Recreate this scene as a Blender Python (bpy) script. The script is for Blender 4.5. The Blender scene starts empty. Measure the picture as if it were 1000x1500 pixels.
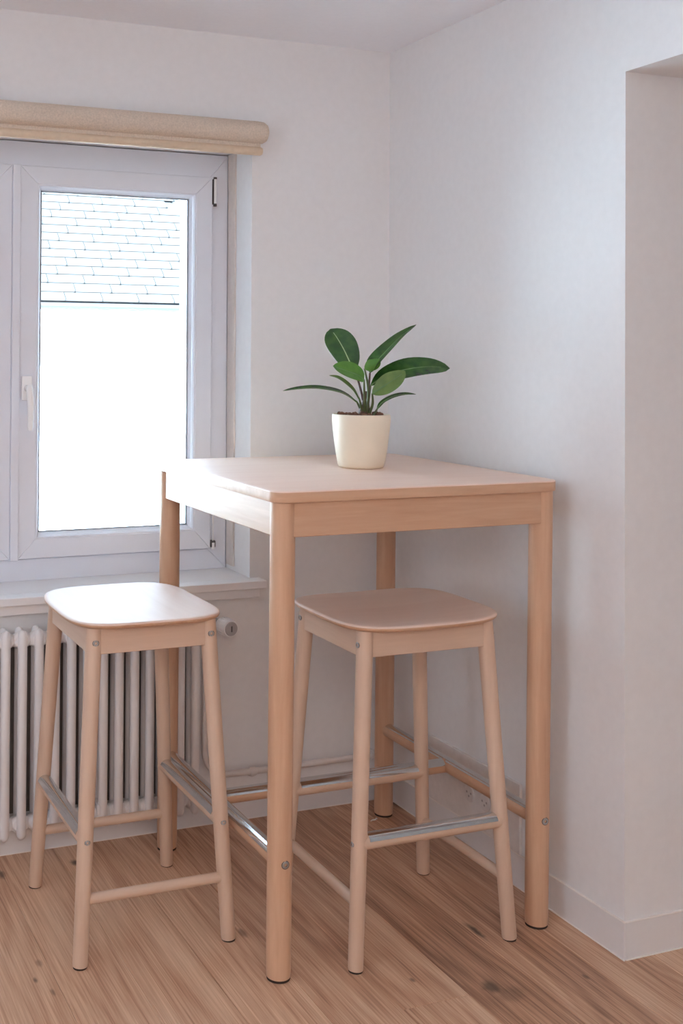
import bpy, bmesh, math, random
from mathutils import Vector, Matrix

random.seed(7)
S = bpy.context.scene
COL = S.collection

# ------------------------------------------------------------------ camera
cam_d = bpy.data.cameras.new('camera')
cam = bpy.data.objects.new('camera', cam_d)
COL.objects.link(cam)
YAW, PITCH, ROLL = 0.35974, 0.01329, 0.00685
F = Vector((math.sin(YAW)*math.cos(PITCH), math.cos(YAW)*math.cos(PITCH), math.sin(PITCH)))
R0 = Vector((math.cos(YAW), -math.sin(YAW), 0))
U0 = R0.cross(F)
RR = R0*math.cos(ROLL) + U0*math.sin(ROLL)
UU = -R0*math.sin(ROLL) + U0*math.cos(ROLL)
M = Matrix(((RR.x, UU.x, -F.x), (RR.y, UU.y, -F.y), (RR.z, UU.z, -F.z))).to_4x4()
M.translation = (-1.86087, -3.03149, 1.34513)
cam.matrix_world = M
cam_d.sensor_fit = 'AUTO'
cam_d.sensor_width = 36.0
cam_d.lens = 1676.328/1500*36.0
cam_d.shift_x = 254.39/1500
cam_d.shift_y = -257.563/1500
cam_d.clip_start = 0.05
S.camera = cam

# ------------------------------------------------------------------ world, lights, exposure
W = bpy.data.worlds.new('overcast_sky')
S.world = W
W.use_nodes = True
bg = W.node_tree.nodes['Background']
bg.inputs['Color'].default_value = (0.60, 0.80, 1.0, 1)
bg.inputs['Strength'].default_value = 14.0


def area(name, loc, target, size, size_y, power, col):
    d = bpy.data.lights.new(name, 'AREA')
    d.shape = 'RECTANGLE'
    d.size, d.size_y = size, size_y
    d.energy = power
    d.color = col
    o = bpy.data.objects.new(name, d)
    COL.objects.link(o)
    o.location = loc
    o.rotation_euler = (Vector(target)-Vector(loc)).to_track_quat('-Z', 'Y').to_euler()
    return o


sun_d = bpy.data.lights.new('sun', 'SUN')
sun_d.energy = 330.0
sun_d.angle = math.radians(0.6)
sun_d.color = (0.64, 0.83, 1.0)
sun = bpy.data.objects.new('sun', sun_d)      # stands behind our own house and falls on the facades across the yard
COL.objects.link(sun)
sun.rotation_euler = Vector((-1.0, 0.30, -0.55)).to_track_quat('-Z', 'Y').to_euler()

area('ceiling_fill', (-1.9, -3.9, 2.2), (-1.7, -3.4, 0), 1.4, 1.4, 44, (1.0, 0.865, 0.775))  # unseen warm fill from above, added for the room's lamplight
area('rear_fill', (-1.4, -5.1, 1.35), (-1.0, 0, 1.5), 2.6, 1.7, 9, (1.0, 0.87, 0.78))  # soft warm fill added behind the camera, no window there
area('side_fill', (-3.6, -2.0, 1.45), (0, -1.4, 1.1), 1.3, 1.3, 18, (0.62, 0.82, 1.0))  # unseen cool fill added, standing in for a window further left

S.view_settings.view_transform = 'Standard'
S.view_settings.look = 'None'
S.view_settings.gamma = 1.0
S.view_settings.use_curve_mapping = False
S.view_settings.exposure = 0.0
S.cycles.max_bounces = 12
S.cycles.diffuse_bounces = 8
S.cycles.transparent_max_bounces = 12
S.cycles.sample_clamp_indirect = 6.0


# ------------------------------------------------------------------ materials
def new_mat(name):
    m = bpy.data.materials.new(name)
    m.use_nodes = True
    nt = m.node_tree
    return m, nt, nt.nodes['Principled BSDF']


def N(nt, typ, **kw):
    n = nt.nodes.new(typ)
    for k, v in kw.items():
        setattr(n, k, v)
    return n


def setin(n, **kw):
    for k, v in kw.items():
        n.inputs[k.replace('_', ' ')].default_value = v


def plain(name, col, rough=0.5, metal=0.0, bump=0.0, bscale=60.0, vary=0.04, spec=0.5):
    m, nt, b = new_mat(name)
    tc = N(nt, 'ShaderNodeTexCoord')
    no = N(nt, 'ShaderNodeTexNoise')
    setin(no, Scale=bscale, Detail=4.0)
    nt.links.new(tc.outputs['Object'], no.inputs['Vector'])
    ra = N(nt, 'ShaderNodeValToRGB')
    ra.color_ramp.elements[0].position = 0.3
    ra.color_ramp.elements[1].position = 0.7
    ra.color_ramp.elements[0].color = (*[c*(1-vary) for c in col], 1)
    ra.color_ramp.elements[1].color = (*[min(1, c*(1+vary)) for c in col], 1)
    nt.links.new(no.outputs['Fac'], ra.inputs['Fac'])
    nt.links.new(ra.outputs['Color'], b.inputs['Base Color'])
    b.inputs['Roughness'].default_value = rough
    b.inputs['Metallic'].default_value = metal
    b.inputs['Specular IOR Level'].default_value = spec
    if bump:
        bu = N(nt, 'ShaderNodeBump')
        setin(bu, Strength=bump, Distance=0.002)
        nt.links.new(no.outputs['Fac'], bu.inputs['Height'])
        nt.links.new(bu.outputs['Normal'], b.inputs['Normal'])
    return m


def wood(name, light, dark, axis, rough=0.42, stretch=14.0, fine=60.0, contrast=1.0, spec=0.4, coat=0.0):
    """fine streaky grain running along one object axis"""
    m, nt, b = new_mat(name)
    tc = N(nt, 'ShaderNodeTexCoord')
    oi = N(nt, 'ShaderNodeObjectInfo')
    mp = N(nt, 'ShaderNodeMapping')
    sc = [1.0, 1.0, 1.0]
    sc[axis] = 1.0/stretch
    mp.inputs['Scale'].default_value = sc
    nt.links.new(tc.outputs['Object'], mp.inputs['Vector'])
    mul = N(nt, 'ShaderNodeMath', operation='MULTIPLY')
    mul.inputs[1].default_value = 37.0
    nt.links.new(oi.outputs['Random'], mul.inputs[0])
    n1 = N(nt, 'ShaderNodeTexNoise', noise_dimensions='4D')
    setin(n1, Scale=fine, Detail=5.0, Roughness=0.6, Distortion=0.4)
    n2 = N(nt, 'ShaderNodeTexNoise', noise_dimensions='4D')
    setin(n2, Scale=fine*0.22, Detail=3.0, Roughness=0.5, Distortion=0.8)
    for n in (n1, n2):
        nt.links.new(mp.outputs['Vector'], n.inputs['Vector'])
        nt.links.new(mul.outputs[0], n.inputs['W'])
    mx = N(nt, 'ShaderNodeMath', operation='ADD')
    nt.links.new(n1.outputs['Fac'], mx.inputs[0])
    nt.links.new(n2.outputs['Fac'], mx.inputs[1])
    ra = N(nt, 'ShaderNodeValToRGB')
    ra.color_ramp.elements[0].position = 0.5-0.22/contrast+0.0
    ra.color_ramp.elements[1].position = 0.5+0.22/contrast
    ra.color_ramp.elements[0].color = (*dark, 1)
    ra.color_ramp.elements[1].color = (*light, 1)
    hf = N(nt, 'ShaderNodeMath', operation='MULTIPLY')
    hf.inputs[1].default_value = 0.5
    nt.links.new(mx.outputs[0], hf.inputs[0])
    nt.links.new(hf.outputs[0], ra.inputs['Fac'])
    nt.links.new(ra.outputs['Color'], b.inputs['Base Color'])
    b.inputs['Roughness'].default_value = rough
    b.inputs['Specular IOR Level'].default_value = spec
    b.inputs['Coat Weight'].default_value = coat
    b.inputs['Coat Roughness'].default_value = 0.2
    bu = N(nt, 'ShaderNodeBump')
    setin(bu, Strength=0.06, Distance=0.001)
    nt.links.new(n1.outputs['Fac'], bu.inputs['Height'])
    nt.links.new(bu.outputs['Normal'], b.inputs['Normal'])
    return m


# dark knots and checks of the boards: place on the floor, half sizes, strength
KNOTS = [(-1.014, -0.115, 0.012, 0.022, 0.9), (-1.211, -0.127, 0.012, 0.028, 0.85), (-1.250, -0.630, 0.005, 0.011, 0.7),
         (-1.226, -0.567, 0.007, 0.016, 0.4), (-1.226, -0.690, 0.005, 0.015, 0.5), (-0.236, -0.775, 0.010, 0.040, 0.9),
         (-0.345, -0.985, 0.022, 0.030, 0.75), (-0.330, -1.02, 0.045, 0.035, 0.35), (-0.520, -0.745, 0.006, 0.010, 0.7),
         (-0.490, -0.905, 0.005, 0.009, 0.6), (-0.75, -0.60, 0.008, 0.02, 0.5), (-0.13, -1.02, 0.005, 0.010, 0.6)]


def oak_floor():
    m, nt, b = new_mat('oak_plank')
    tc = N(nt, 'ShaderNodeTexCoord')
    oi = N(nt, 'ShaderNodeObjectInfo')
    mul = N(nt, 'ShaderNodeMath', operation='MULTIPLY')
    mul.inputs[1].default_value = 53.0
    nt.links.new(oi.outputs['Random'], mul.inputs[0])
    # slow warp of the grain so that it forms long flames
    mpw = N(nt, 'ShaderNodeMapping')
    mpw.inputs['Scale'].default_value = (4.0, 0.75, 1.0)
    nt.links.new(tc.outputs['Object'], mpw.inputs['Vector'])
    nw = N(nt, 'ShaderNodeTexNoise', noise_dimensions='4D')
    setin(nw, Scale=1.3, Detail=2.0, Roughness=0.5)
    nt.links.new(mpw.outputs['Vector'], nw.inputs['Vector'])
    nt.links.new(mul.outputs[0], nw.inputs['W'])
    # growth rings: wandering lines along the board
    sx = N(nt, 'ShaderNodeSeparateXYZ')
    nt.links.new(tc.outputs['Object'], sx.inputs[0])
    rx = N(nt, 'ShaderNodeMath', operation='MULTIPLY')
    rx.inputs[1].default_value = 150.0
    nt.links.new(sx.outputs['X'], rx.inputs[0])
    rm = N(nt, 'ShaderNodeMath', operation='MULTIPLY_ADD')
    rm.inputs[1].default_value = 62.0
    nt.links.new(nw.outputs['Fac'], rm.inputs[0])
    nt.links.new(rx.outputs[0], rm.inputs[2])
    sn = N(nt, 'ShaderNodeMath', operation='SINE')
    nt.links.new(rm.outputs[0], sn.inputs[0])
    sh = N(nt, 'ShaderNodeMath', operation='MULTIPLY_ADD')
    sh.inputs[1].default_value = 0.045
    sh.inputs[2].default_value = 0.0
    nt.links.new(sn.outputs[0], sh.inputs[0])
    # fine pores
    mpf = N(nt, 'ShaderNodeMapping')
    mpf.inputs['Scale'].default_value = (230.0, 3.6, 40.0)
    nt.links.new(tc.outputs['Object'], mpf.inputs['Vector'])
    nf = N(nt, 'ShaderNodeTexNoise', noise_dimensions='4D')
    setin(nf, Scale=1.0, Detail=5.0, Roughness=0.65, Distortion=0.3)
    nt.links.new(mpf.outputs['Vector'], nf.inputs['Vector'])
    nt.links.new(mul.outputs[0], nf.inputs['W'])
    # broad tone
    mpb = N(nt, 'ShaderNodeMapping')
    mpb.inputs['Scale'].default_value = (9.0, 1.2, 1.0)
    nt.links.new(tc.outputs['Object'], mpb.inputs['Vector'])
    nb = N(nt, 'ShaderNodeTexNoise', noise_dimensions='4D')
    setin(nb, Scale=1.5, Detail=3.0)
    nt.links.new(mpb.outputs['Vector'], nb.inputs['Vector'])
    nt.links.new(mul.outputs[0], nb.inputs['W'])
    a1 = N(nt, 'ShaderNodeMath', operation='ADD')
    nt.links.new(sh.outputs[0], a1.inputs[0])
    nt.links.new(nf.outputs['Fac'], a1.inputs[1])
    a2 = N(nt, 'ShaderNodeMath', operation='MULTIPLY_ADD')
    a2.inputs[1].default_value = 0.55
    nt.links.new(nb.outputs['Fac'], a2.inputs[0])
    nt.links.new(a1.outputs[0], a2.inputs[2])
    # per plank tone shift
    tn = N(nt, 'ShaderNodeMath', operation='MULTIPLY_ADD')
    tn.inputs[1].default_value = 0.26
    nt.links.new(oi.outputs['Random'], tn.inputs[0])
    nt.links.new(a2.outputs[0], tn.inputs[2])
    ra = N(nt, 'ShaderNodeValToRGB')
    cr = ra.color_ramp
    cr.elements[0].position = 0.50
    cr.elements[0].color = (0.19, 0.085, 0.047, 1)
    cr.elements[1].position = 1.0
    cr.elements[1].color = (0.74, 0.51, 0.35, 1)
    e = cr.elements.new(0.74)
    e.color = (0.51, 0.288, 0.178, 1)
    mr = N(nt, 'ShaderNodeMath', operation='MULTIPLY')
    mr.inputs[1].default_value = 0.86
    nt.links.new(tn.outputs[0], mr.inputs[0])
    nt.links.new(mr.outputs[0], ra.inputs['Fac'])
    # sparse dark knots
    mpk = N(nt, 'ShaderNodeMapping')
    mpk.inputs['Scale'].default_value = (3.2, 1.5, 1.0)
    nt.links.new(tc.outputs['Object'], mpk.inputs['Vector'])
    vo = N(nt, 'ShaderNodeTexVoronoi', voronoi_dimensions='4D')
    setin(vo, Scale=1.4, Randomness=1.0)
    nt.links.new(mpk.outputs['Vector'], vo.inputs['Vector'])
    nt.links.new(mul.outputs[0], vo.inputs['W'])
    kr = N(nt, 'ShaderNodeValToRGB')
    kr.color_ramp.elements[0].position = 0.09
    kr.color_ramp.elements[0].color = (0.28, 0.24, 0.22, 1)
    kr.color_ramp.elements[1].position = 0.20
    kr.color_ramp.elements[1].color = (1, 1, 1, 1)
    nt.links.new(vo.outputs['Distance'], kr.inputs['Fac'])
    mk = N(nt, 'ShaderNodeMix', data_type='RGBA', blend_type='MULTIPLY')
    mk.inputs[0].default_value = 1.0
    nt.links.new(ra.outputs['Color'], mk.inputs[6])
    nt.links.new(kr.outputs['Color'], mk.inputs[7])
    geo = N(nt, 'ShaderNodeNewGeometry')
    wn = N(nt, 'ShaderNodeTexNoise')
    setin(wn, Scale=26.0, Detail=4.0)
    nt.links.new(geo.outputs['Position'], wn.inputs['Vector'])
    cur = mk.outputs[2]
    for kx, ky, rx_, ry_, st_ in KNOTS:
        sb_ = N(nt, 'ShaderNodeVectorMath', operation='SUBTRACT')
        sb_.inputs[1].default_value = (kx, ky, 0)
        nt.links.new(geo.outputs['Position'], sb_.inputs[0])
        ml_ = N(nt, 'ShaderNodeVectorMath', operation='MULTIPLY')
        ml_.inputs[1].default_value = (1/rx_, 1/ry_, 0)
        nt.links.new(sb_.outputs[0], ml_.inputs[0])
        ln_ = N(nt, 'ShaderNodeVectorMath', operation='LENGTH')
        nt.links.new(ml_.outputs[0], ln_.inputs[0])
        ad_ = N(nt, 'ShaderNodeMath', operation='MULTIPLY_ADD')
        ad_.inputs[1].default_value = 1.6
        nt.links.new(wn.outputs['Fac'], ad_.inputs[0])
        nt.links.new(ln_.outputs['Value'], ad_.inputs[2])
        mr_ = N(nt, 'ShaderNodeMapRange', interpolation_type='SMOOTHSTEP')
        mr_.inputs['From Min'].default_value = 1.0
        mr_.inputs['From Max'].default_value = 2.1
        mr_.inputs['To Min'].default_value = st_
        mr_.inputs['To Max'].default_value = 0.0
        nt.links.new(ad_.outputs[0], mr_.inputs['Value'])
        mm_ = N(nt, 'ShaderNodeMix', data_type='RGBA', blend_type='MIX')
        mm_.inputs[7].default_value = (0.055, 0.032, 0.022, 1)
        nt.links.new(mr_.outputs[0], mm_.inputs[0])
        nt.links.new(cur, mm_.inputs[6])
        cur = mm_.outputs[2]
    nt.links.new(cur, b.inputs['Base Color'])
    b.inputs['Roughness'].default_value = 0.42
    b.inputs['Specular IOR Level'].default_value = 0.42
    bu = N(nt, 'ShaderNodeBump')
    setin(bu, Strength=0.12, Distance=0.001)
    nt.links.new(nf.outputs['Fac'], bu.inputs['Height'])
    nt.links.new(bu.outputs['Normal'], b.inputs['Normal'])
    return m


def glass_mat():
    m = bpy.data.materials.new('window_glass')
    m.use_nodes = True
    nt = m.node_tree
    for n in list(nt.nodes):
        nt.nodes.remove(n)
    out = N(nt, 'ShaderNodeOutputMaterial')
    mix = N(nt, 'ShaderNodeMixShader')
    tr = N(nt, 'ShaderNodeBsdfTransparent')
    tr.inputs['Color'].default_value = (0.96, 0.98, 0.98, 1)
    gl = N(nt, 'ShaderNodeBsdfGlossy')
    gl.inputs['Roughness'].default_value = 0.02
    fr = N(nt, 'ShaderNodeFresnel')
    fr.inputs['IOR'].default_value = 1.45
    nt.links.new(fr.outputs[0], mix.inputs[0])
    nt.links.new(tr.outputs[0], mix.inputs[1])
    nt.links.new(gl.outputs[0], mix.inputs[2])
    nt.links.new(mix.outputs[0], out.inputs['Surface'])
    return m


def leaf_mat(name, c1, c2, rough=0.3):
    m, nt, b = new_mat(name)
    tc = N(nt, 'ShaderNodeTexCoord')
    wv = N(nt, 'ShaderNodeTexNoise')
    setin(wv, Scale=45.0, Detail=3.0)
    nt.links.new(tc.outputs['Object'], wv.inputs['Vector'])
    ra = N(nt, 'ShaderNodeValToRGB')
    ra.color_ramp.elements[0].position = 0.35
    ra.color_ramp.elements[1].position = 0.65
    ra.color_ramp.elements[0].color = (*c1, 1)
    ra.color_ramp.elements[1].color = (*c2, 1)
    nt.links.new(wv.outputs['Fac'], ra.inputs['Fac'])
    nt.links.new(ra.outputs['Color'], b.inputs['Base Color'])
    b.inputs['Roughness'].default_value = rough
    b.inputs['Subsurface Weight'].default_value = 0.0
    return m


MAT = {}
MAT['plaster'] = plain('white_plaster', (0.80, 0.80, 0.81), 0.9, bump=0.05, bscale=45, vary=0.015, spec=0.2)
MAT['ceiling'] = plain('ceiling_paint', (0.88, 0.895, 0.94), 0.95, bump=0.03, bscale=60, vary=0.01, spec=0.2)
MAT['skirting'] = plain('skirting_paint', (0.78, 0.775, 0.785), 0.55, vary=0.01)
MAT['caulk'] = plain('caulk_white', (0.86, 0.83, 0.80), 0.6, vary=0.01)
MAT['pvc'] = plain('white_pvc', (0.74, 0.765, 0.84), 0.32, vary=0.008, bscale=20)
MAT['handle'] = plain('handle_white', (0.88, 0.875, 0.88), 0.25, vary=0.005)
MAT['gasket'] = plain('grey_gasket', (0.30, 0.31, 0.33), 0.6)
MAT['sill'] = plain('sill_lacquer', (0.80, 0.795, 0.81), 0.35, vary=0.01)
MAT['beige_strip'] = plain('beige_plaster_strip', (0.70, 0.64, 0.60), 0.8)
MAT['glass'] = glass_mat()
MAT['hinge'] = plain('hinge_white', (0.80, 0.80, 0.81), 0.3)
MAT['hinge_dark'] = plain('hinge_dark', (0.07, 0.06, 0.06), 0.5)
MAT['blind'] = plain('blind_linen', (0.64, 0.54, 0.445), 0.85, bump=0.5, bscale=220, vary=0.10, spec=0.2)
MAT['blind_bar'] = plain('blind_bar', (0.66, 0.52, 0.38), 0.6, vary=0.05)
MAT['oak'] = oak_floor()
BL, BD = (0.68, 0.445, 0.30), (0.475, 0.27, 0.165)
for i, a in enumerate('xyz'):
    MAT['birch_'+a] = wood('birch_grain_'+a, BL, BD, i)
SL, SD = (0.70, 0.525, 0.405), (0.55, 0.38, 0.28)
for i, a in enumerate('xyz'):
    MAT['stool_'+a] = wood('pale_birch_grain_'+a, SL, SD, i)
MAT['seat'] = wood('seat_veneer', (0.78, 0.61, 0.52), (0.70, 0.52, 0.43), 0, rough=0.5, spec=0.35)
MAT['top'] = wood('table_veneer', (0.86, 0.66, 0.55), (0.77, 0.55, 0.44), 0, rough=0.42, spec=0.42)
MAT['edge_ply'] = MAT['seat']
MAT['steel'] = plain('polished_steel', (0.70, 0.71, 0.71), 0.14, metal=1.0, vary=0.02)
MAT['screw'] = plain('zinc_screw', (0.42, 0.43, 0.44), 0.3, metal=0.9)
MAT['felt'] = plain('dark_felt', (0.035, 0.022, 0.016), 0.95)
MAT['radiator'] = plain('radiator_enamel', (0.84, 0.835, 0.85), 0.35, vary=0.01)
MAT['gap_shade'] = plain('radiator_gap_shade', (0.17, 0.15, 0.14), 0.85)
MAT['pipe'] = plain('pipe_paint', (0.74, 0.70, 0.68), 0.45, vary=0.02)
MAT['valve'] = plain('valve_white', (0.82, 0.82, 0.83), 0.4)
MAT['valve_cap'] = plain('valve_cap_grey', (0.42, 0.40, 0.41), 0.5)
MAT['valve_dark'] = plain('valve_mark_dark', (0.12, 0.11, 0.11), 0.5)
MAT['pot'] = plain('cream_ceramic', (0.82, 0.715, 0.565), 0.42, bump=0.05, bscale=25, vary=0.02)
MAT['soil'] = plain('dark_soil', (0.045, 0.025, 0.018), 0.95, bump=1.0, bscale=90, vary=0.4)
MAT['bark'] = plain('clay_granule', (0.16, 0.075, 0.045), 0.9, vary=0.4, bscale=30)
MAT['leaf'] = leaf_mat('leaf_dark', (0.016, 0.062, 0.010), (0.036, 0.112, 0.017), 0.26)
MAT['leaf_bright'] = leaf_mat('leaf_bright', (0.055, 0.17, 0.012), (0.085, 0.225, 0.02), 0.3)
MAT['leaf_olive'] = leaf_mat('leaf_olive', (0.075, 0.145, 0.022), (0.12, 0.20, 0.035), 0.4)
MAT['midrib'] = leaf_mat('leaf_midrib', (0.30, 0.42, 0.16), (0.38, 0.48, 0.22), 0.45)
MAT['midrib_dark'] = leaf_mat('leaf_midrib_dark', (0.09, 0.19, 0.05), (0.12, 0.23, 0.07), 0.45)
MAT['petiole'] = leaf_mat('petiole_green', (0.06, 0.10, 0.03), (0.10, 0.12, 0.04), 0.4)
MAT['petiole_red'] = leaf_mat('petiole_red', (0.075, 0.035, 0.028), (0.115, 0.055, 0.04), 0.6)
MAT['house_wall'] = plain('render_white', (0.82, 0.82, 0.80), 0.9, bscale=8)
MAT['slate'] = plain('pale_grey_slate', (0.0185, 0.0162, 0.0150), 0.85, bscale=14, vary=0.08, spec=0.12)
MAT['gutter'] = plain('gutter_zinc', (0.012, 0.012, 0.013), 0.6, metal=0.0, spec=0.3)
MAT['hook'] = plain('roof_hook', (0.0095, 0.009, 0.009), 0.7, spec=0.2)
MAT['paving'] = plain('yard_paving', (0.68, 0.675, 0.67), 0.9, bscale=3)
MAT['socket'] = plain('socket_white', (0.78, 0.755, 0.74), 0.45)
MAT['socket_hole'] = plain('socket_recess', (0.45, 0.42, 0.41), 0.6)
MAT['scrap'] = plain('paper_scrap', (0.75, 0.72, 0.68), 0.7)


# ------------------------------------------------------------------ mesh helpers
def obj(name, bm, mat, parent=None, smooth=None, loc=None):
    me = bpy.data.meshes.new(name)
    bmesh.ops.recalc_face_normals(bm, faces=bm.faces)
    bm.to_mesh(me)
    bm.free()
    mats = mat if isinstance(mat, (list, tuple)) else [mat]
    for k in mats:
        me.materials.append(k)
    if smooth is not None:
        me.polygons.foreach_set('use_smooth', [True]*len(me.polygons))
        if smooth < 180:
            try:
                me.set_sharp_from_angle(angle=math.radians(smooth))
            except Exception:
                pass
    o = bpy.data.objects.new(name, me)
    COL.objects.link(o)
    if loc is not None:
        o.location = loc
    if parent is not None:
        o.parent = parent
    return o


def empty(name, loc=(0, 0, 0), rotz=0.0):
    o = bpy.data.objects.new(name, None)
    o.empty_display_size = 0.05
    COL.objects.link(o)
    o.location = loc
    o.rotation_euler = (0, 0, rotz)
    return o


def tag(o, label, cat, group=None):
    o['label'] = label
    o['category'] = cat
    if group:
        o['group'] = group
    return o


def struct(o):
    o['kind'] = 'structure'
    return o


def box(bm, x0, x1, y0, y1, z0, z1, bev=0.0, seg=1):
    vs = [bm.verts.new(p) for p in ((x0, y0, z0), (x1, y0, z0), (x1, y1, z0), (x0, y1, z0),
                                    (x0, y0, z1), (x1, y0, z1), (x1, y1, z1), (x0, y1, z1))]
    fs = [bm.faces.new([vs[i] for i in f]) for f in ((0, 3, 2, 1), (4, 5, 6, 7), (0, 1, 5, 4),
                                                    (1, 2, 6, 5), (2, 3, 7, 6), (3, 0, 4, 7))]
    if bev:
        es = list({e for f in fs for e in f.edges})
        bmesh.ops.bevel(bm, geom=es, offset=bev, segments=seg, affect='EDGES', profile=0.5)
    return vs


def boxbm(*a, **k):
    bm = bmesh.new()
    box(bm, *a, **k)
    return bm


def frames(pts):
    """parallel transport frames along a polyline"""
    pts = [Vector(p) for p in pts]
    tans = []
    for i in range(len(pts)):
        a = pts[max(0, i-1)]
        b = pts[min(len(pts)-1, i+1)]
        tans.append((b-a).normalized())
    ref = Vector((0, 0, 1)) if abs(tans[0].z) < 0.9 else Vector((1, 0, 0))
    n = (ref - tans[0]*ref.dot(tans[0])).normalized()
    out = []
    for t in tans:
        n = (n - t*n.dot(t)).normalized()
        out.append((n, t.cross(n)))
    return pts, out


def tube(bm, pts, rad, seg=16, cap=True):
    pts, fr = frames(pts)
    if not isinstance(rad, (list, tuple)):
        rad = [rad]*len(pts)
    rings = []
    for p, (n, b), r in zip(pts, fr, rad):
        rings.append([bm.verts.new(p + n*(r*math.cos(2*math.pi*k/seg)) + b*(r*math.sin(2*math.pi*k/seg)))
                      for k in range(seg)])
    for a, c in zip(rings[:-1], rings[1:]):
        for k in range(seg):
            bm.faces.new((a[k], a[(k+1) % seg], c[(k+1) % seg], c[k]))
    if cap:
        bm.faces.new(rings[0][::-1])
        bm.faces.new(rings[-1])


def tubebm(*a, **k):
    bm = bmesh.new()
    tube(bm, *a, **k)
    return bm


def lathe(bm, prof, seg=48, center=(0, 0, 0), axis='z'):
    """prof: list of (radius, height); closed with caps where the radius is zero"""
    c = Vector(center)

    def P(r, h, t):
        x, y = r*math.cos(t), r*math.sin(t)
        if axis == 'z':
            return c + Vector((x, y, h))
        if axis == 'y':
            return c + Vector((x, h, y))
        return c + Vector((h, x, y))
    rings = []
    for r, h in prof:
        if r < 1e-6:
            rings.append([bm.verts.new(P(0, h, 0))])
        else:
            rings.append([bm.verts.new(P(r, h, 2*math.pi*k/seg)) for k in range(seg)])
    for a, b in zip(rings[:-1], rings[1:]):
        for k in range(seg):
            k2 = (k+1) % seg
            if len(a) == 1 and len(b) == 1:
                continue
            if len(a) == 1:
                bm.faces.new((a[0], b[k], b[k2]))
            elif len(b) == 1:
                bm.faces.new((a[k], a[k2], b[0]))
            else:
                bm.faces.new((a[k], a[k2], b[k2], b[k]))


def sleeve(p0, p1, r, updir, half, th=0.0012, seg=18):
    """an open half tube of sheet metal wrapped over a rod"""
    bm = bmesh.new()
    p0, p1, u = Vector(p0), Vector(p1), Vector(updir)
    t = (p1-p0).normalized()
    u = (u - t*u.dot(t)).normalized()
    s = t.cross(u)
    prof = []
    for k in range(seg+1):
        a = -half + 2*half*k/seg
        prof.append((r+th, a))
    for k in range(seg, -1, -1):
        a = -half + 2*half*k/seg
        prof.append((r-0.0004, a))
    ring = [[bm.verts.new(p + u*(rr*math.cos(a)) + s*(rr*math.sin(a))) for rr, a in prof] for p in (p0, p1)]
    n = len(prof)
    for k in range(n):
        bm.faces.new((ring[0][k], ring[0][(k+1) % n], ring[1][(k+1) % n], ring[1][k]))
    for q in range(seg):
        for rg in ring:
            bm.faces.new((rg[q], rg[q+1], rg[n-2-q], rg[n-1-q]))
    return bm


def prism(bm, poly, y0, y1):
    """polygon in x,z extruded along y"""
    a = [bm.verts.new((x, y0, z)) for x, z in poly]
    b = [bm.verts.new((x, y1, z)) for x, z in poly]
    n = len(poly)
    fs = [bm.faces.new(a), bm.faces.new(b[::-1])]
    for k in range(n):
        fs.append(bm.faces.new((a[k], a[(k+1) % n], b[(k+1) % n], b[k])))
    return fs


def screw(parent, loc, direction, r=0.0052):
    """a zinc socket screw: low domed ring with a recessed hexagon"""
    bm = bmesh.new()
    prof = [(0.0, -0.0012), (r*0.40, -0.0012), (r*0.44, 0.0012), (r*0.8, 0.0015), (r, 0.0006), (r*1.02, -0.0002), (r*1.18, -0.0001), (r*1.18, -0.002)]
    lathe(bm, prof, seg=16)
    for f in bm.faces:             # the socket and the shadow gap round the head are dark
        c = f.calc_center_median()
        if math.hypot(c.x, c.y) < r*0.43 or math.hypot(c.x, c.y) > r*1.01:
            f.material_index = 1
    q = Vector(direction).to_track_quat('Z', 'Y').to_matrix().to_4x4()
    bm.transform(q)
    return obj('screw', bm, [MAT['screw'], MAT['hinge_dark']], parent, smooth=40, loc=loc)


# ------------------------------------------------------------------ room dimensions (metres)
H = 2.264            # ceiling
PY = -0.993          # front end of the right wall
LZ = 1.981           # soffit of the passage
XL, YB, XR = -3.7, -5.2, 1.35
JR, JL = -0.462, -1.788      # window recess
SILL, HEAD = 0.690, 1.945

# ------------------------------------------------------------------ room shell
# window wall with a stepped recess, built from blocks round the opening
bm = bmesh.new()
for x0, x1, z0, z1 in ((XL, JL, 0, H), (JR, 0.02, 0, H), (JL, JR, 0, SILL-0.022), (JL, JR, HEAD, H)):
    box(bm, x0, x1, 0, 0.19, z0, z1)
for x0, x1, z0, z1 in ((XL, JL+0.062, -0.1, H+0.1), (-0.53, XR, -0.1, H+0.1), (JL+0.062, -0.53, -0.1, 0.735), (JL+0.062, -0.53, 1.885, H+0.1)):
    box(bm, x0, x1, 0.235, 0.40, z0, z1)
for x0, x1, z0, z1 in ((XL, JL, 0, H), (JR, XR, 0, H), (JL, JR, 0, SILL-0.022), (JL, JR, HEAD, H)):
    box(bm, x0, x1, 0.19, 0.235, z0, z1)
struct(obj('wall_back', bm, MAT['plaster']))

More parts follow.
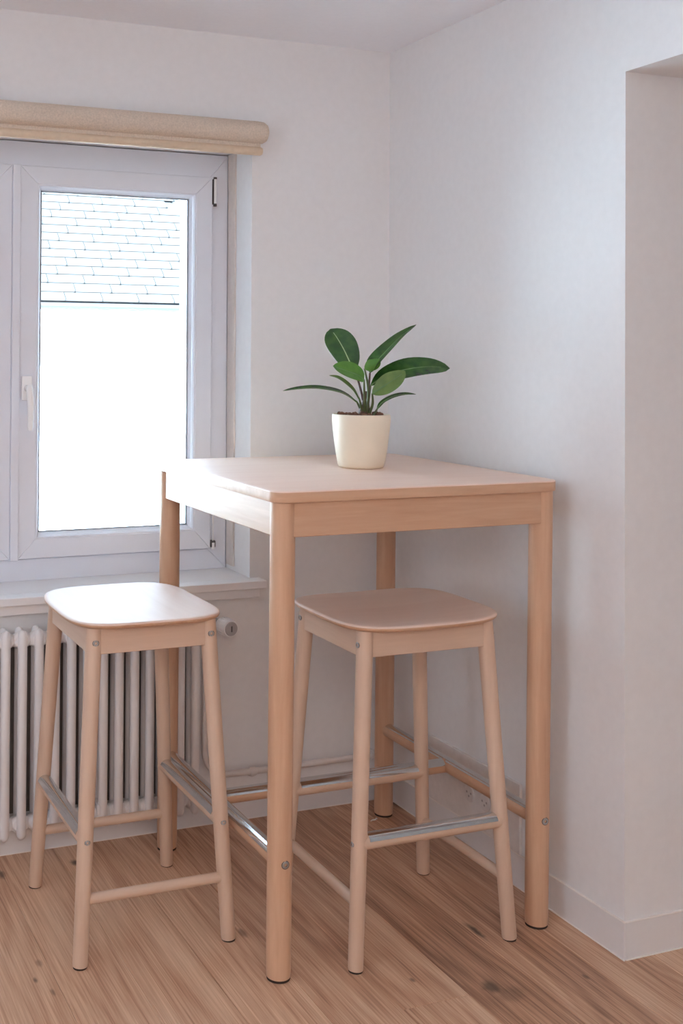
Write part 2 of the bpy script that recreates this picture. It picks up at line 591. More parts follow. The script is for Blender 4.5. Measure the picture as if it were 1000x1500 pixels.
bm = bmesh.new()
prof = [(0.19, 0), (0.19, H), (-2.35, H), (-2.35, LZ), (PY, LZ), (PY, 0)]
a = [bm.verts.new((0, y, z)) for y, z in prof]
b = [bm.verts.new((XR, y, z)) for y, z in prof]
bm.faces.new(a)
bm.faces.new(b[::-1])
for k in range(6):
    bm.faces.new((a[k], a[(k+1) % 6], b[(k+1) % 6], b[k]))
struct(obj('wall_right', bm, MAT['plaster']))
bm = bmesh.new()
box(bm, 0, XR, YB, -2.35, 0, H)
struct(obj('wall_right', bm, MAT['plaster']))
struct(obj('wall_passage', boxbm(XR, XR+0.1, -2.35, PY, 0, H), MAT['plaster']))
struct(obj('wall_left', boxbm(XL-0.1, XL, YB, 0.4, 0, H), MAT['plaster']))
struct(obj('wall_front', boxbm(XL, XR, YB-0.1, YB, 0, H), MAT['plaster']))
struct(obj('ceiling', boxbm(XL-0.1, XR+0.1, YB-0.1, 0.235, H, H+0.1), MAT['ceiling']))

# floor: screed below, every oak plank an object of its own
floor = struct(obj('floor', boxbm(XL-0.1, XR+0.1, YB-0.1, 0.2, -0.06, -0.014), MAT['felt']))
PW = 0.160
x = -0.568 - PW*20
col_i = 0
while x < XR:
    col_i += 1
    if x + PW > XL:
        xa, xb = max(x, XL), min(x+PW, XR)
        # joints: the strip below the table ends where the photograph shows its end joint
        if abs(x+0.568) < 1e-4:
            cuts = [0.0, -0.993, -2.55, -4.3, YB]
        elif abs(x+0.408) < 1e-4:
            cuts = [0.0, -1.30, -2.9, -4.4, YB]
        else:
            cuts = [0.0]
            y = -random.choice((1.25, 1.45, 1.7, 2.0)) - random.random()*0.2
            while y > YB+0.3:
                cuts.append(y)
                y -= random.uniform(1.3, 1.9)
            cuts.append(YB)
        for ya, yb in zip(cuts[1:], cuts[:-1]):
            if xa >= 0.02 and (yb > PY + 0.3 and ya > PY):
                continue
            cx, cy = (xa+xb)/2, (ya+yb)/2
            bm = boxbm(xa-cx+0.0002, xb-cx-0.0002, ya-cy+0.0003, yb-cy-0.0003, -0.014, 0.0, bev=0.0012)
            obj('plank', bm, MAT['oak'], floor, loc=(cx, cy, 0))
    x += PW


# skirting boards with their pale caulk beads
SK, SH = 0.005, 0.082
sb = struct(obj('baseboard_right', boxbm(-SK, 0, PY-SK, -SK, 0, SH, bev=0.0004), MAT['skirting']))
bm = bmesh.new()
box(bm, -SK-0.0012, 0, PY-SK-0.001, -SK, SH-0.0005, SH+0.003, bev=0.001)
box(bm, -SK-0.0022, -SK+0.001, PY-SK-0.002, -SK, 0.0, 0.0022)
obj('caulk_bead', bm, MAT['caulk'], sb)
sb = struct(obj('baseboard_passage', boxbm(0.0002, XR, PY-SK, PY, 0, SH, bev=0.0004), MAT['skirting']))
bm = bmesh.new()
box(bm, 0.0, XR, PY-SK-0.0012, PY, SH-0.0005, SH+0.003, bev=0.001)
box(bm, 0.0, XR, PY-SK-0.0022, PY-SK+0.001, 0.0, 0.0022)
obj('caulk_bead', bm, MAT['caulk'], sb)
sb = struct(obj('baseboard_back', boxbm(XL, 0, -0.012, 0, 0, SH, bev=0.0015), MAT['skirting']))
obj('caulk_bead', boxbm(XL, 0, -0.0135, -0.011, 0.0, 0.0022), MAT['caulk'], sb)

# ------------------------------------------------------------------ window
win = empty('window_1', ((JL+JR)/2, 0.16, SILL))
struct(win)


def wpart(name, bm, mat, parent=win, smooth=None):
    """part given in room coordinates, parented to the window or to one of its parts"""
    o = obj(name, bm, mat, smooth=smooth)
    o.parent = parent
    o.matrix_parent_inverse = Matrix.Translation(win.location).inverted()
    if parent is not win:
        o.matrix_parent_inverse = Matrix.Identity(4)
    return o


def mitred(x0, x1, z0, z1, w, y0, y1, wb=None, wt=None):
    """four mitred bars of a rectangular frame, each slightly bevelled so that the mitre shows"""
    wb = w if wb is None else wb
    wt = w if wt is None else wt
    polys = [[(x0, z0), (x1, z0), (x1-w, z0+wb), (x0+w, z0+wb)],
             [(x0, z1), (x0+w, z1-wt), (x1-w, z1-wt), (x1, z1)],
             [(x0, z0), (x0+w, z0+wb), (x0+w, z1-wt), (x0, z1)],
             [(x1, z0), (x1, z1), (x1-w, z1-wt), (x1-w, z0+wb)]]
    out = []
    for pl in polys:
        b = bmesh.new()
        fs = prism(b, pl, y0, y1)
        bmesh.ops.recalc_face_normals(b, faces=b.faces)
        bmesh.ops.bevel(b, geom=list(b.edges), offset=0.0017, segments=1, affect='EDGES')
        out.append(b)
    return out


FX0, FX1, FZ0, FZ1 = JL, JR-0.004, 0.6895, 1.942
FY = 0.160
for nm, b in zip(('frame_rail', 'frame_rail', 'frame_stile', 'frame_stile'), mitred(FX0, FX1, FZ0, FZ1, 0.062, FY+0.004, FY+0.074, wb=0.062, wt=0.074)):
    wpart(nm, b, MAT['pvc'])
# beige plaster strip between the frame and the reveal
wpart('plaster_strip', boxbm(JR-0.006, JR-0.0005, FY-0.052, FY-0.002, SILL+0.014, HEAD-0.002), MAT['beige_strip'])


def sash(x0, x1, z0, z1, handed):
    root = None
    pieces = mitred(x0, x1, z0, z1, 0.052, FY-0.012, FY+0.05, wb=0.056)
    bm = bmesh.new()
    tmp = []
    for b in pieces:
        me = bpy.data.meshes.new('t')
        b.to_mesh(me)
        b.free()
        bm.from_mesh(me)
        bpy.data.meshes.remove(me)
    s = wpart('sash', bm, MAT['pvc'])
    # glazing bead: a stepped frame sloping to the pane
    gx0, gx1, gz0, gz1 = x0+0.052, x1-0.052, z0+0.056, z1-0.052
    bm = bmesh.new()
    steps = [(0.0, FY-0.010), (0.0035, FY-0.010), (0.0075, FY-0.003), (0.0075, FY+0.004), (0.0125, FY+0.011), (0.0145, FY+0.022), (0.0145, FY+0.034), (0.0, FY+0.034)]
    rings = []
    for d, yy in steps:
        rings.append([bm.verts.new(p) for p in ((gx0+d, yy, gz0+d), (gx1-d, yy, gz0+d), (gx1-d, yy, gz1-d), (gx0+d, yy, gz1-d))])
    n = len(rings)
    for i in range(n):
        a, c = rings[i], rings[(i+1) % n]
        for k in range(4):
            bm.faces.new((a[k], a[(k+1) % 4], c[(k+1) % 4], c[k]))
    wpart('glazing_bead', bm, MAT['pvc'], s)
    bm = bmesh.new()
    d0, d1 = 0.0146, 0.0175
    for a, c in (((gx0+d0, gx0+d1), (gz0+d0, gz1-d0)), ((gx1-d1, gx1-d0), (gz0+d0, gz1-d0)),
                 ((gx0+d0, gx1-d0), (gz0+d0, gz0+d1)), ((gx0+d0, gx1-d0), (gz1-d1, gz1-d0))):
        box(bm, a[0], a[1], FY+0.017, FY+0.021, c[0], c[1])
    wpart('gasket', bm, MAT['gasket'], s)
    wpart('glass', boxbm(gx0+0.013, gx1-0.013, FY+0.021, FY+0.0245, gz0+0.013, gz1-0.013), MAT['glass'], s)
    return s


SZ0, SZ1 = 0.7545, 1.871
sr = sash(-1.1137, -0.524, SZ0, SZ1, 'r')
sl = sash(-1.727, -1.1365, SZ0, SZ1, 'l')
# cover strip between the two sashes
bm = boxbm(-1.1365, -1.1135, FY-0.019, FY+0.05, SZ0-0.004, SZ1+0.001, bev=0.002, seg=2)
wpart('cover_strip', bm, MAT['pvc'])
# hinges on the right stile
bm = bmesh.new()
tube(bm, [(-0.5145, FY-0.010, 1.792), (-0.5145, FY-0.010, 1.866)], 0.0048, seg=12)
hg = wpart('hinge', bm, MAT['hinge'], smooth=40)
bm = bmesh.new()
tube(bm, [(-0.5145, FY-0.010, 1.784), (-0.5145, FY-0.010, 1.792)], 0.0052, seg=12)
tube(bm, [(-0.5145, FY-0.010, 1.866), (-0.5145, FY-0.010, 1.872)], 0.0052, seg=12)
box(bm, -0.5222, -0.5192, FY-0.0128, FY-0.002, 1.79, 1.866)
wpart('hinge_pin', bm, MAT['hinge_dark'], hg, smooth=40)
bm = bmesh.new()
box(bm, -0.523, -0.507, FY-0.014, FY+0.006, 0.757, 0.777, bev=0.002)
hg2 = wpart('hinge', bm, MAT['hinge_dark'])
bm = bmesh.new()
tube(bm, [(-0.515, FY-0.012, 0.752), (-0.515, FY-0.012, 0.771)], 0.0048, seg=12)
tube(bm, [(-0.515, FY-0.010, 0.777), (-0.515, FY-0.010, 0.86)], 0.0022, seg=8)
wpart('hinge_pin', bm, MAT['hinge'], hg2, smooth=40)
# handle with rose and downward lever
bm = boxbm(-1.1035, -1.0735, FY-0.021, FY-0.0115, 1.203, 1.273, bev=0.004, seg=2)
bm.transform(Matrix.Translation((-0.0035, 0, 0)))
hr = wpart('handle_rose', bm, MAT['handle'], sr, smooth=35)
bm = bmesh.new()
tube(bm, [(-1.092, FY-0.020, 1.238), (-1.092, FY-0.050, 1.238)], 0.0095, seg=14)
pts, rad = [], []
for k in range(13):
    t = k/12
    pts.append((-1.092+0.002*t, FY-0.048-0.012*math.sin(t*math.pi*0.9), 1.247-0.125*t))
    rad.append(0.0105-0.0028*t if 0 < k < 12 else 0.0075-0.002*t)
tube(bm, pts, rad, seg=14)
wpart('handle_lever', bm, MAT['handle'], sr, smooth=50)

# sill board with its lower fascia strip
bm = bmesh.new()
box(bm, JL+0.0005, JR-0.0005, -0.001, FY+0.02, SILL-0.022, SILL, bev=0)
box(bm, JL-0.035, -0.431, -0.052, 0.0, SILL-0.022, SILL, bev=0.0025, seg=2)
wpart('sill_board', bm, MAT['sill'])
wpart('sill_fascia', boxbm(JL-0.025, -0.4465, -0.034, 0.0, SILL-0.050, SILL-0.022, bev=0.0015), MAT['sill'])

# ------------------------------------------------------------------ roller blind
bl = tag(empty('roller_blind', (-1.12, -0.04, 1.975)), 'beige linen roller blind rolled up on its rod above the window', 'blind')


def rel(bm, root):
    bm.transform(Matrix.Translation(-Vector(root.location)))
    return bm


bx0, bx1 = -1.86, -0.436
bm = bmesh.new()
prof = [(0.0, bx0), (0.020, bx0), (0.030, bx0+0.012), (0.0325, bx0+0.03), (0.0325, bx1-0.030), (0.0310, bx1-0.014), (0.0255, bx1-0.004), (0.018, bx1), (0.0, bx1+0.0005)]
lathe(bm, prof, seg=32, center=(0, -0.043, 1.9765), axis='x')
obj('fabric_roll', rel(bm, bl), MAT['blind'], bl, smooth=50)
bm = boxbm(bx0+0.02, -0.4585, -0.050, -0.044, 1.924, 1.957)
obj('fabric_panel', rel(bm, bl), MAT['blind'], bl)
bm = bmesh.new()
prof = [(0.0, bx0+0.015), (0.009, bx0+0.015), (0.0125, bx0+0.02), (0.0125, -0.459), (0.010, -0.4535), (0.0, -0.452)]
lathe(bm, prof, seg=20, center=(0, -0.047, 1.9225), axis='x')
obj('hem_bar', rel(bm, bl), MAT['blind_bar'], bl, smooth=50)
for xx in (-0.455, -1.84):
    bm = boxbm(xx-0.004, xx+0.004, -0.030, 0.0, 1.962, 1.995, bev=0.002)
    obj('wall_bracket', rel(bm, bl), MAT['blind_bar'], bl)

# ------------------------------------------------------------------ radiator
rad = tag(empty('column_radiator', (-1.1, -0.047, 0.0)), 'white enamelled two-column radiator with round tubes under the window sill', 'radiator')


def section_mesh():
    bm = bmesh.new()
    r = 0.0128
    for yy in (-0.0195, 0.0195):
        tube(bm, [(0, yy, 0.060), (0, yy, 0.064), (0, yy, 0.072), (0, yy, 0.592), (0, yy, 0.600), (0, yy, 0.6055), (0, yy, 0.608)],
             [0.004, 0.009, r, r, 0.0115, 0.008, 0.003], seg=14)
    for zz in (0.096, 0.578):
        # hub: a barrel along x, and the web that ties the two columns
        tube(bm, [(-0.0222, 0, zz), (-0.017, 0, zz), (-0.008, 0, zz), (0.008, 0, zz), (0.017, 0, zz), (0.0222, 0, zz)],
             [0.0165, 0.0185, 0.0225, 0.0225, 0.0185, 0.0165], seg=14)
        tube(bm, [(0, -0.0195, zz), (0, 0.0195, zz)], 0.0185, seg=12)
    return bm


sec = obj('section', section_mesh(), MAT['radiator'], rad, smooth=45)
first = True
for k in range(25):
    xx = -0.6564 - 0.0447*k
    o = sec if k == 0 else sec.copy()
    if k:
        COL.objects.link(o)
        o.parent = rad
    o.location = (xx+1.1, 0, 0)
for xx in (-0.93, -1.55):
    bm = boxbm(xx-0.012, xx+0.012, -0.028, 0.047, 0.10, 0.13, bev=0.002)
    bm.transform(Matrix.Translation((1.1, 0, -0.004)))
    obj('wall_bracket', bm, MAT['radiator'], rad)
o = struct(obj('shade_panel_1', boxbm(-1.80, -0.645, -0.004, -0.0005, 0.105, 0.570, bev=0.001), MAT['gap_shade']))  # dark sheet added to give the gaps between the tubes their shade
# valve body with its thermostat head pointing into the room
bm = bmesh.new()
tube(bm, [(-0.635, -0.047, 0.578), (-0.582, -0.047, 0.578)], 0.012, seg=14)
tube(bm, [(-0.584, -0.030, 0.578), (-0.580, -0.070, 0.579)], 0.0125, seg=14)
tube(bm, [(-0.607, -0.040, 0.585), (-0.607, -0.036, 0.53)], [0.010, 0.008], seg=12)
obj('valve_body', rel(bm, rad), MAT['screw'], rad, smooth=40)
bm = bmesh.new()
prof = [(0.0, 0.0), (0.015, 0.0), (0.0185, 0.004), (0.0215, 0.014), (0.0225, 0.030), (0.0225, 0.050), (0.0205, 0.058), (0.0, 0.058)]
lathe(bm, [(r*1.08, h) for r, h in prof], seg=24)
for k in range(16):          # grip ribs round the head
    a = 2*math.pi*k/16
    v = box(bm, 0.0222, 0.0253, -0.0017, 0.0017, 0.016, 0.050)
    bmesh.ops.transform(bm, matrix=Matrix.Rotation(a, 4, 'Z'), verts=v)
VD = Vector((0.10, -0.98, 0.0)).normalized()
VM = Matrix.Translation(Vector((-0.580, -0.066, 0.579))) @ VD.to_track_quat('Z', 'Y').to_matrix().to_4x4()
bm.transform(VM)
th = obj('thermostat_head', rel(bm, rad), MAT['valve'], rad, smooth=35)
bm = bmesh.new()
lathe(bm, [(0.0, 0.0562), (0.0185, 0.0562), (0.0195, 0.0585), (0.0185, 0.0612), (0.0, 0.0618)], seg=24)
bm.transform(VM)
o = obj('end_cap', rel(bm, rad), MAT['valve_cap'], th, smooth=40)
bm = boxbm(-0.0022, 0.0022, -0.008, 0.008, 0.0612, 0.0628, bev=0.0006)
bm.transform(VM)
obj('end_mark', rel(bm, rad), MAT['valve_dark'], th)

# supply pipe: down beside the radiator, round the bend and along the wall to the corner
pp = tag(empty('heating_pipe', (-0.3, -0.03, 0.14)), 'white painted heating pipe running low along the wall from the radiator', 'pipe')
bm = bmesh.new()
pts = [(-0.607, -0.034, 0.535), (-0.612, -0.030, 0.45), (-0.612, -0.030, 0.215)]
for k in range(1, 9):
    a = k/8*math.pi/2
    pts.append((-0.612+0.072*(1-math.cos(a)), -0.030, 0.215-0.072*math.sin(a)))
pts += [(-0.44, -0.030, 0.1415), (-0.055, -0.030, 0.1415)]
tube(bm, pts, 0.0088, seg=14)
obj('pipe_run', rel(bm, pp), MAT['pipe'], pp, smooth=50)
bm = bmesh.new()
tube(bm, [(-0.472, -0.030, 0.1415), (-0.468, -0.030, 0.1415), (-0.455, -0.030, 0.1415), (-0.451, -0.030, 0.1415)], [0.010, 0.0125, 0.0125, 0.010], seg=16)
tube(bm, [(-0.462, -0.030, 0.130), (-0.462, 0.0, 0.122)], 0.004, seg=8)
obj('pipe_clip', rel(bm, pp), MAT['pipe'], pp, smooth=40)
bm = bmesh.new()
tube(bm, [(-0.075, -0.030, 0.1415), (-0.055, -0.030, 0.1415)], 0.0125, seg=14)
tube(bm, [(-0.060, -0.030, 0.1415), (-0.060, 0.0, 0.1415)], 0.0088, seg=12)
obj('elbow', rel(bm, pp), MAT['pipe'], pp, smooth=40)

# ------------------------------------------------------------------ bar table
TX, TY, TH = -0.4242, -0.4755, 1.05
TW, TD = 0.741, 0.749
LEANX, LEANY = 0.0047, 0.0190      # the feet stand a little back of the top
tab = tag(empty('bar_table', (TX, TY, 0)), 'tall square birch bar table standing in the corner under the potted plant', 'table')


def rounded_rect(hx, hy, r, n=8):
    out = []
    for cx, cy, a0 in ((hx-r, hy-r, 0), (-hx+r, hy-r, 90), (-hx+r, -hy+r, 180), (hx-r, -hy+r, 270)):
        for k in range(n+1):
            a = math.radians(a0+90*k/n)
            out.append((cx+r*math.cos(a), cy+r*math.sin(a)))
    return out


def slab(hx, hy, r, z0, z1, e=0.002):
    bm = bmesh.new()
    prof = [(e*2, z0), (e*0.5, z0+e*0.5), (0, z0+e*2), (0, z1-e*1.6), (e*0.4, z1-e*0.5), (e*1.4, z1)]
    rings = []
    for d, z in prof:
        rings.append([bm.verts.new((x, y, z)) for x, y in rounded_rect(hx-d, hy-d, r-d)])
    n = len(rings[0])
    for a, b in zip(rings[:-1], rings[1:]):
        for k in range(n):
            bm.faces.new((a[k], a[(k+1) % n], b[(k+1) % n], b[k]))
    bm.faces.new(rings[0][::-1])
    bm.faces.new(rings[-1])
    return bm


bm = slab(TW/2, TD/2, 0.036, TH-0.0255, TH)
bmesh.ops.recalc_face_normals(bm, faces=bm.faces)
for f in bm.faces:                 # the edge band is solid birch, redder than the lacquered veneer
    if f.normal.z < 0.3:
        f.material_index = 1
obj('table_top', bm, [MAT['top'], MAT['birch_x']], tab, smooth=35)


def lean(x, y, z):
    k = (TH-z)/TH
    return Vector((x+LEANX*k, y+LEANY*k, z))


GX, GY = 0.337, 0.341
for sx in (-1, 1):
    for sy in (-1, 1):
        top = lean(sx*GX, sy*GY, TH-0.0255)
        bot = lean(sx*GX, sy*GY, 0.006)
        d = bot-top
        bm = bmesh.new()
        zs = [0, 0.5, 0.985, 1.0]
        tube(bm, [Vector((0, 0, 0))+d*t for t in zs], [0.0272, 0.0272, 0.0270, 0.0262], seg=32)
        leg = obj('leg', bm, MAT['birch_z'], tab, smooth=40, loc=top)
        bm = tubebm([(0, 0, 0.0062), (0, 0, 0.0)], 0.0255, seg=24)
        obj('foot_pad', bm, MAT['felt'], leg, smooth=40, loc=Vector((bot.x, bot.y, 0))-top)
        if sy < 0:
            p = lean(sx*GX, sy*GY, 0.2535)
            screw(leg, p + Vector((0.001, -0.0272, 0)) - top, (0, -1, 0), r=0.0078)
AZ0, AZ1 = 0.950, TH-0.0255
for sy in (-1, 1):
    bm = boxbm(-0.327, 0.327, -0.010, 0.010, AZ0, AZ1, bev=0.0015)
    obj('apron', bm, MAT['birch_x'], tab, loc=(0, sy*0.3505-(0.001 if sy < 0 else 0), 0))
for sx in (-1, 1):
    bm = boxbm(-0.010, 0.010, -0.331, 0.331, AZ0, AZ1, bev=0.0015)
    obj('apron', bm, MAT['birch_y'], tab, loc=(sx*0.3465, 0, 0))


def rail(root, p0, p1, r, mats, out=None, half=62, gap=0.02):
    """wooden rod, with a steel foot sleeve wrapped over its top and outer side when 'out' is given"""
    p0, p1 = Vector(p0), Vector(p1)
    mid = (p0+p1)/2
    o = obj('foot_rail' if out is not None else 'stretcher', tubebm([p0-mid, p1-mid], r, seg=24), mats, root, smooth=40, loc=mid)
    if out is not None:
        d = (p1-p0).normalized()
        bm = sleeve(p0-mid+d*gap, p1-mid-d*gap, r, out, math.radians(half))
        s = obj('steel_sleeve', bm, MAT['steel'], o, smooth=40)
        s['label'] = 'polished steel sleeve over the wooden rail'
    return o


zr = 0.252
for sx in (-1, 1):
    a, b = lean(sx*GX, -GY, zr), lean(sx*GX, GY, zr)
    rail(tab, a, b, 0.0185, MAT['birch_y'], out=(sx*0.16, 0, 1), half=54, gap=0.027)
a, b = lean(-GX, 0.024, zr), lean(GX, 0.024, zr)
rail(tab, a, b, 0.0180, MAT['birch_x'], out=(0, -0.05, 1), half=68, gap=0.0185)

# ------------------------------------------------------------------ bar stools (feet footprint 0.405 x 0.352)
SX, SY = 0.2015, 0.1765      # feet
AX, AY = 0.0445, 0.0405      # inward lean over 0.75 m
SZ = 0.742


def stool_leg_pt(sx, sy, z):
    t = z/0.75
    return Vector((sx*(SX-AX*t), sy*(SY-AY*t), z))


def superellipse(a, b, n, k, seg):
    t = 2*math.pi*k/seg
    c, s = math.cos(t), math.sin(t)
    return (a*math.copysign(abs(c)**(2/n), c), b*math.copysign(abs(s)**(2/n), s))


def seat_mesh():
    bm = bmesh.new()
    seg = 96
    # (scale, z offset from seat top)
    prof = [(0.30, -0.0045), (0.60, -0.0032), (0.82, -0.0012), (0.95, 0.0), (0.982, -0.0002), (0.994, -0.0014), (1.0, -0.0045), (0.998, -0.0080), (0.985, -0.0112), (0.955, -0.0142), (0.90, -0.0142)]
    rings = []
    for s, dz in prof:
        ring = []
        for k in range(seg):
            t = 2*math.pi*(k+0.5)/seg
            c, sn = math.cos(t), math.sin(t)
            n = 4.1
            q = (abs(c)**n + abs(sn)**n)**(-1/n)
            x, y = 0.2115*q*c*s, 0.184*q*sn*s
            # corners sit a touch higher than the middle of the long edges
            lift = 0.004*(abs(x)/0.207)**2*s - 0.003
            ring.append(bm.verts.new((x, y, SZ+dz+lift)))
        rings.append(ring)
    c0 = bm.verts.new((0, 0, SZ-0.0078))
    for k in range(seg):
        bm.faces.new((c0, rings[0][k], rings[0][(k+1) % seg]))
    for a, b in zip(rings[:-1], rings[1:]):
        for k in range(seg):
            bm.faces.new((a[k], b[k], b[(k+1) % seg], a[(k+1) % seg]))
    bm.faces.new(rings[-1])
    return bm


def make_stool():
    st = empty('bar_stool')
    bm = seat_mesh()
    bmesh.ops.recalc_face_normals(bm, faces=bm.faces)
    for f in bm.faces:
        if f.normal.z < 0.1:
            f.material_index = 1
    obj('seat', bm, [MAT['seat'], MAT['birch_x']], st, smooth=60)
    zt = SZ-0.016
    for sx in (-1, 1):
        for sy in (-1, 1):
            top = stool_leg_pt(sx, sy, zt)
            bot = stool_leg_pt(sx, sy, 0.003)
            d = bot-top
            bm = tubebm([d*t for t in (0, 0.08, 0.6, 0.994, 1.0)], [0.0188, 0.0188, 0.0178, 0.0168, 0.0160], seg=28)
            leg = obj('leg', bm, MAT['stool_z'], st, smooth=40, loc=top)
            bm = tubebm([(0, 0, 0.0032), (0, 0, 0)], 0.0155, seg=20)
            obj('foot_pad', bm, MAT['felt'], leg, smooth=40, loc=Vector((bot.x, bot.y, 0))-top)
            for zz, r in ((0.6955, 0.0066), (0.268, 0.0056)):
                p = stool_leg_pt(sx, sy, zz)
                rr = 0.0187 if zz > 0.5 else 0.0176
                screw(leg, p+Vector((sx*(rr-0.0004), 0, 0))-top, (sx, 0, 0.05), r=r)
    z0, z1 = 0.6685, zt+0.001
    # aprons between the legs
    for sy in (-1, 1):
        yy = sy*(SY-AY*0.93)
        bm = boxbm(-0.152, 0.152, -0.009, 0.009, z0, z1, bev=0.0012)
        obj('apron', bm, MAT['stool_x'], st, loc=(0, yy+sy*0.004, 0))
    for sx in (-1, 1):
        xx = sx*(SX-AX*0.93)
        bm = boxbm(-0.009, 0.009, -0.130, 0.130, z0, z1, bev=0.0012)
        obj('apron', bm, MAT['stool_y'], st, loc=(xx+sx*0.004, 0, 0))
    for sy in (-1, 1):
        a, b = stool_leg_pt(-1, sy, 0.270), stool_leg_pt(1, sy, 0.270)
        rail(st, a, b, 0.0175, MAT['stool_x'], out=(0, sy*0.04, 1), half=73, gap=0.018)
    for sx in (-1, 1):
        a, b = stool_leg_pt(sx, -1, 0.141), stool_leg_pt(sx, 1, 0.141)
        rail(st, a, b, 0.0118, MAT['stool_y'])
    return st


def copy_tree(o, parent=None):
    c = o.copy()
    COL.objects.link(c)
    c.parent = parent
    for ch in list(o.children):
        copy_tree(ch, c)
    return c


stB = make_stool()
stB.location = (-0.3855, -0.6545, 0)
tag(stB, 'pale birch bar stool tucked under the front of the tall table', 'stool', 'birch bar stools')
stA = copy_tree(stB)
stA.location = (-0.9693, -0.4120, 0)
stA.rotation_euler = (0, 0, math.pi/2)
tag(stA, 'pale birch bar stool beside the radiator, left of the table', 'stool', 'birch bar stools')

# ------------------------------------------------------------------ potted plant
PX, PYY = -0.3538, -0.4442
plant = tag(empty('potted_plant', (PX, PYY, TH+0.0003), -YAW), 'green broad-leaved plant in a cream ceramic pot on the table', 'plant')
PHt = 0.137
bm = bmesh.new()
outer = [(0.0, 0.0), (0.052, 0.0), (0.0568, 0.002), (0.0595, 0.008), (0.0645, 0.035), (0.0695, 0.070), (0.0730, 0.100), (0.0748, 0.124), (0.0745, 0.132), (0.0732, 0.1362), (0.0712, 0.137),
         (0.0695, 0.1355), (0.0690, 0.130), (0.0680, 0.118), (0.0660, 0.100), (0.0, 0.100)]
lathe(bm, outer, seg=64)
obj('pot', bm, MAT['pot'], plant, smooth=50)
bm = bmesh.new()
rings = []
rr = random.Random(3)
prof = [(0.0675, 0.128), (0.05, 0.131), (0.03, 0.134), (0.012, 0.137)]
for r, z in prof:
    rings.append([bm.verts.new((r*math.cos(2*math.pi*k/36), r*math.sin(2*math.pi*k/36), z+rr.uniform(-0.0015, 0.0015))) for k in range(36)])
for a, b in zip(rings[:-1], rings[1:]):
    for k in range(36):
        bm.faces.new((a[k], a[(k+1) % 36], b[(k+1) % 36], b[k]))
bm.faces.new(rings[-1])
obj('soil', bm, MAT['soil'], plant, smooth=60)
bm = bmesh.new()
for i in range(46):
    a = rr.uniform(0, 2*math.pi)
    r = 0.062*math.sqrt(rr.random())
    s = rr.uniform(0.004, 0.0085)
    m = Matrix.Translation((r*math.cos(a), r*math.sin(a), 0.1335+rr.uniform(0, 0.004))) @ Matrix.Rotation(rr.uniform(0, 6), 4, 'X') @ Matrix.Rotation(rr.uniform(0, 6), 4, 'Z') @ Matrix.Diagonal((s*1.2, s, s*0.8, 1))
    bmesh.ops.create_icosphere(bm, subdivisions=1, radius=1.0, matrix=m)
bk = obj('bark_chips', bm, MAT['bark'], plant)
bk['kind'] = 'stuff'

PXM = 565.0


def pp_(px, py, w=0.0):
    """position in the plant's own frame: x to the right, -y towards the room, z up, from a picture offset"""
    return Vector(((px-528.5)/PXM, -w, (684.5-py)/PXM))


def catmull(P, n):
    P = [Vector(p) for p in P]
    Q = [P[0]*2-P[1]] + P + [P[-1]*2-P[-2]]
    out = []
    m = len(P)-1
    for i in range(n+1):
        u = i/n*m
        k = min(int(u), m-1)
        t = u-k
        a, b, c, d = Q[k], Q[k+1], Q[k+2], Q[k+3]
        out.append(0.5*((2*b)+(c-a)*t+(2*a-5*b+4*c-d)*t*t+(3*b-a-3*c+d)*t*t*t))
    return out


def leaf(spine, width, normal, mat, stalk, rib=True, shape=0.5, tip=1.0, fold=0.18, stalk_mat=None, wave=0.0, rib_mat=None):
    """a broad leaf grown along a spine; the half-width swells to 'shape' along its length"""
    n, hw = 18, 5
    sp = catmull(spine, n)
    nrm = Vector(normal).normalized()
    base = sp[0]
    bm = bmesh.new()
    top, bot = [], []
    for i, p in enumerate(sp):
        t = i/n
        a = sp[max(0, i-1)]
        b = sp[min(n, i+1)]
        tan = (b-a).normalized()
        side = tan.cross(nrm).normalized()
        nn = side.cross(tan).normalized()
        # outline
        tt = t**(math.log(0.5)/math.log(shape))
        w = width*0.5*max(0.02, math.sin(math.pi*tt)**0.62) if 0 < t < 1 else width*0.5*(0.05 if t == 0 else 0.015)
        if t > 0.8 and tip != 1.0:
            w *= 1-(1-tip)*((t-0.8)/0.2)**1.0
        rt, rb = [], []
        for k in range(-hw, hw+1):
            s = k/hw
            h = fold*w*abs(s)**1.3 + wave*math.sin(t*9+s*2)*w*abs(s)
            q = p + side*(s*w) + nn*h - base
            rt.append(bm.verts.new(q+nn*0.0004))
            rb.append(bm.verts.new(q-nn*0.0004))
        top.append(rt)
        bot.append(rb)
    m = 2*hw
    for i in range(n):
        for k in range(m):
            bm.faces.new((top[i][k], top[i][k+1], top[i+1][k+1], top[i+1][k]))
            bm.faces.new((bot[i][k], bot[i+1][k], bot[i+1][k+1], bot[i][k+1]))
        for k in (0, m):
            bm.faces.new((top[i][k], top[i+1][k], bot[i+1][k], bot[i][k]))
    for k in range(m):
        bm.faces.new((top[0][k], bot[0][k], bot[0][k+1], top[0][k+1]))
        bm.faces.new((top[n][k], top[n][k+1], bot[n][k+1], bot[n][k]))
    o = obj('leaf', bm, mat, plant, smooth=70, loc=base)
    if rib:
        bm = bmesh.new()
        pts = [p-base+nrm*0.0004 for p in sp[:n-1]]
        tube(bm, pts, [0.0021*(1-0.85*i/(n-1))+0.0002 for i in range(len(pts))], seg=8)
        obj('midrib', bm, rib_mat or MAT['midrib'], o, smooth=80)
    if stalk:
        pts = catmull([Vector(q) for q in stalk]+[base], 10)
        bm = tubebm([p-base for p in pts], [0.0042-0.0018*i/10 for i in range(11)], seg=10)
        obj('petiole', bm, stalk_mat or MAT['petiole'], o, smooth=80)
    return o


P_ = pp_
